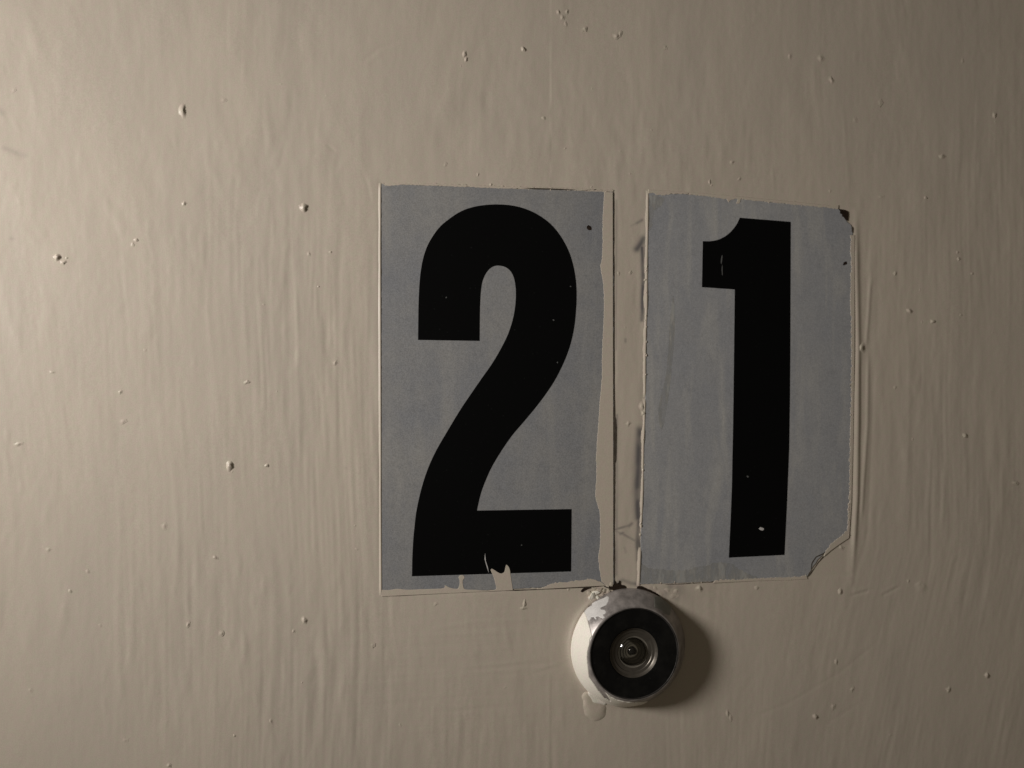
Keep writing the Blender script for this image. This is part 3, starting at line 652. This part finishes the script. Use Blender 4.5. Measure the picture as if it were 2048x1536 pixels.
# chips and runs of paint on the flange: surface patches cut to the shape seen in the photograph
def inpoly(px, py, poly):
    c = np.zeros(px.shape, bool); n = len(poly)
    for i in range(n):
        x1, y1 = poly[i]; x2, y2 = poly[(i + 1) % n]
        if y1 == y2: continue
        cond = (y1 > py) != (y2 > py)
        c ^= cond & (px < (x2 - x1) * (py - y1) / (y2 - y1) + x1)
    return c
fr = np.array([p[0] for p in FL]); fh = np.array([p[1] for p in FL]); fl_len = np.r_[0, np.cumsum(np.hypot(np.diff(fr), np.diff(fh)))]
def patch_on_flange(name, polys, mat, thick=.07, s0=.12, s1=None):
    NA, NS = 900, 70
    s = np.linspace(s0, fl_len[-1] if s1 is None else s1, NS); rr = np.interp(s, fl_len, fr); hh = np.interp(s, fl_len, fh)
    A = np.linspace(0, 2 * math.pi, NA, endpoint=False); AA, RR = np.meshgrid(A, rr); _, HH = np.meshgrid(A, hh)
    X = PX0 + RR * .001 * np.cos(AA); Z = PZ0 + RR * .001 * np.sin(AA)
    px, py = unpix(X, Z, HH * .001)
    inside = np.zeros(px.shape, bool)
    for p in polys: inside |= inpoly(px, py, p)
    # outward offset, thinner near the border
    cntm = inside.astype(float)
    for _ in range(2):
        cntm = (cntm + np.roll(cntm, 1, 1) + np.roll(cntm, -1, 1) + np.vstack([cntm[:1], cntm[:-1]]) + np.vstack([cntm[1:], cntm[-1:]])) / 5
    off = thick * np.clip(cntm * 2 - .75, -.15, 1)
    lump = np.random.default_rng(5).standard_normal(px.shape); k = np.fft.fft2(lump); kx = np.fft.fftfreq(NA)[None, :]; ks = np.fft.fftfreq(NS)[:, None]
    lump = np.real(np.fft.ifft2(k * np.exp(-(kx * 30) ** 2 * 8 - (ks * 12) ** 2 * 8))); lump /= lump.std()
    off = off * (1 + .12 * lump)
    nr, nh = .72, .69
    X = PX0 + (RR + off * nr) * .001 * np.cos(AA); Z = PZ0 + (RR + off * nr) * .001 * np.sin(AA); Y = -(HH + off * nh) * .001
    keep = inside.copy()
    keep |= np.roll(inside, 1, 1) | np.roll(inside, -1, 1)
    keep[1:] |= inside[:-1]; keep[:-1] |= inside[1:]
    f = keep[:-1] & keep[1:]; f = f & np.roll(keep, -1, 1)[:-1] & np.roll(keep, -1, 1)[1:]
    ii_, jj_ = np.nonzero(f); idx = -np.ones(px.size, int)
    q = np.stack([ii_ * NA + jj_, ii_ * NA + (jj_ + 1) % NA, (ii_ + 1) * NA + (jj_ + 1) % NA, (ii_ + 1) * NA + jj_], 1)
    used = np.unique(q); idx[used] = np.arange(len(used))
    vs = np.stack([X.ravel()[used], Y.ravel()[used], Z.ravel()[used]], 1)
    o = mesh_obj(name, vs, [tuple(int(v) for v in r) for r in idx[q]], mat, None)
    attach(o, peep); return o
z1 = lambda pts: [(1080 + a / 4.517, 1120 + b / 4.517) for a, b in pts]
z2 = lambda pts: [(1120 + a / 10.97, 1160 + b / 10.97) for a, b in pts]
main_patch = z1([(385, 455), (415, 490), (437, 560), (455, 620), (470, 690), (452, 715), (450, 760), (432, 830), (428, 900), (438, 1000), (445, 1060), (480, 1110), (530, 1180), (590, 1245), (640, 1275), (600, 1210), (570, 1180),
                 (640, 1235), (700, 1262), (780, 1280), (860, 1285), (975, 1272), (930, 1300), (860, 1340), (820, 1400), (500, 1420), (150, 1100), (150, 600), (300, 440)])
patch_on_flange('paint_run', [main_patch], M_OLD, .13)
splotch = z2([(520, 650), (560, 600), (620, 600), (700, 560), (710, 500), (740, 490), (830, 450), (900, 420), (960, 400), (1040, 350), (1085, 390), (1060, 470), (1020, 540), (960, 575), (880, 610), (900, 645), (980, 655), (1012, 700), (990, 745), (945, 755),
              (950, 785), (985, 825), (940, 845), (880, 820), (850, 800), (785, 805), (805, 860), (780, 865), (740, 815), (690, 815), (650, 885), (610, 890), (570, 800)])
patch_on_flange('paint_chip', [splotch], M_GREYP, .06)
patch_on_flange('paint_chip', [z1([(1030, 330), (1095, 325), (1160, 380), (1185, 430), (1175, 500), (1125, 485), (1075, 440), (1035, 430)])], M_SMEAR, .03)

# broken paint and bare wood where the flange meets the sticker corner (parts of the door)
for k, poly in enumerate((
        z2([(450, 250), (470, 215), (520, 170), (640, 145), (740, 140), (730, 165), (600, 210), (490, 272)]),
        z2([(950, 130), (1020, 140), (1100, 150), (1190, 90), (1195, 0), (1235, 70), (1290, 70), (1300, 10), (1330, 30), (1320, 95), (1400, 110), (1450, 150), (1450, 200), (1300, 260), (1150, 300), (1080, 290), (1060, 230), (1090, 200), (1000, 160)]),
        z2([(830, 265), (880, 300), (910, 240), (930, 300), (1060, 280), (1120, 300), (1000, 400), (880, 430), (860, 370), (870, 340)]),
        z2([(510, 620), (560, 540), (610, 490), (630, 415), (700, 425), (730, 470), (790, 480), (790, 520), (640, 620), (560, 640)]),
        z1([(870, 260), (880, 235), (920, 235), (985, 262), (1050, 300), (1100, 325), (1020, 320), (930, 300)]))):
    slab('bare_patch', dense(poly, 3, .3, True, k), 0.0, 0.00006 if k else 0.00002, M_BARE, door, inset=0)
def flake(px, py, rx, ry, h, mat, seed):
    r = np.random.default_rng(seed); n = 6; x0, z0 = pix(px, py); tilt = r.uniform(-.8, .8, 2)
    ring = []
    for k in range(n):
        a = 2 * math.pi * (k + r.uniform(-.3, .3)) / n; f = r.uniform(.6, 1.25); ring.append((math.cos(a) * rx * f, math.sin(a) * ry * f))
    vs = []
    for lev in (0, 1):
        for u, v in ring:
            x, z = pix(px + u, py + v); hh = h * (.55 + .45 * (tilt[0] * u / rx + tilt[1] * v / ry)) if lev else -.00001
            vs.append((float(x), -max(float(hh), .00001 * lev), float(z)))
    vs.append((float(x0), -h * .8, float(z0)))
    fs = [(k, (k + 1) % n, (k + 1) % n + n, k + n) for k in range(n)] + [(k + n, (k + 1) % n + n, 2 * n) for k in range(n)]
    o = mesh_obj('paint_flake', vs, fs, mat, door, False)
fl = np.random.default_rng(9)
for (cx_, cy_, rx, ry, hh) in ((1185, 1193, 6, 7, .0007), (1179, 1196, 4, 4, .0006), (1191, 1185, 6, 5, .0006), (1200, 1181, 6, 5, .0005), (1208, 1180, 5, 4, .0005), (1215, 1183, 4, 4, .0004),
                               (1195, 1195, 4, 4, .0006), (1189, 1178, 6, 4, .0003), (1222, 1168, 5, 4, .0004), (1214, 1171, 5, 3, .0003), (1177, 1187, 5, 5, .0003), (1203, 1188, 3, 4, .0004)):
    flake(cx_, cy_, rx * 1.1, ry * 1.1, hh * .75, M_OLD if hh > .0005 else M_PAINT, int(cx_ * 7 + cy_))
for (cx_, cy_, rx, ry) in ((1320, 1187, 9, 6), (1334, 1180, 8, 5), (1345, 1193, 8, 7), (1352, 1182, 6, 5), (1310, 1176, 7, 4)):
    dot('paint_flake', cx_, cy_, rx, ry, 0.0, .00009, M_PAINT, door, int(cx_), .4, 9)
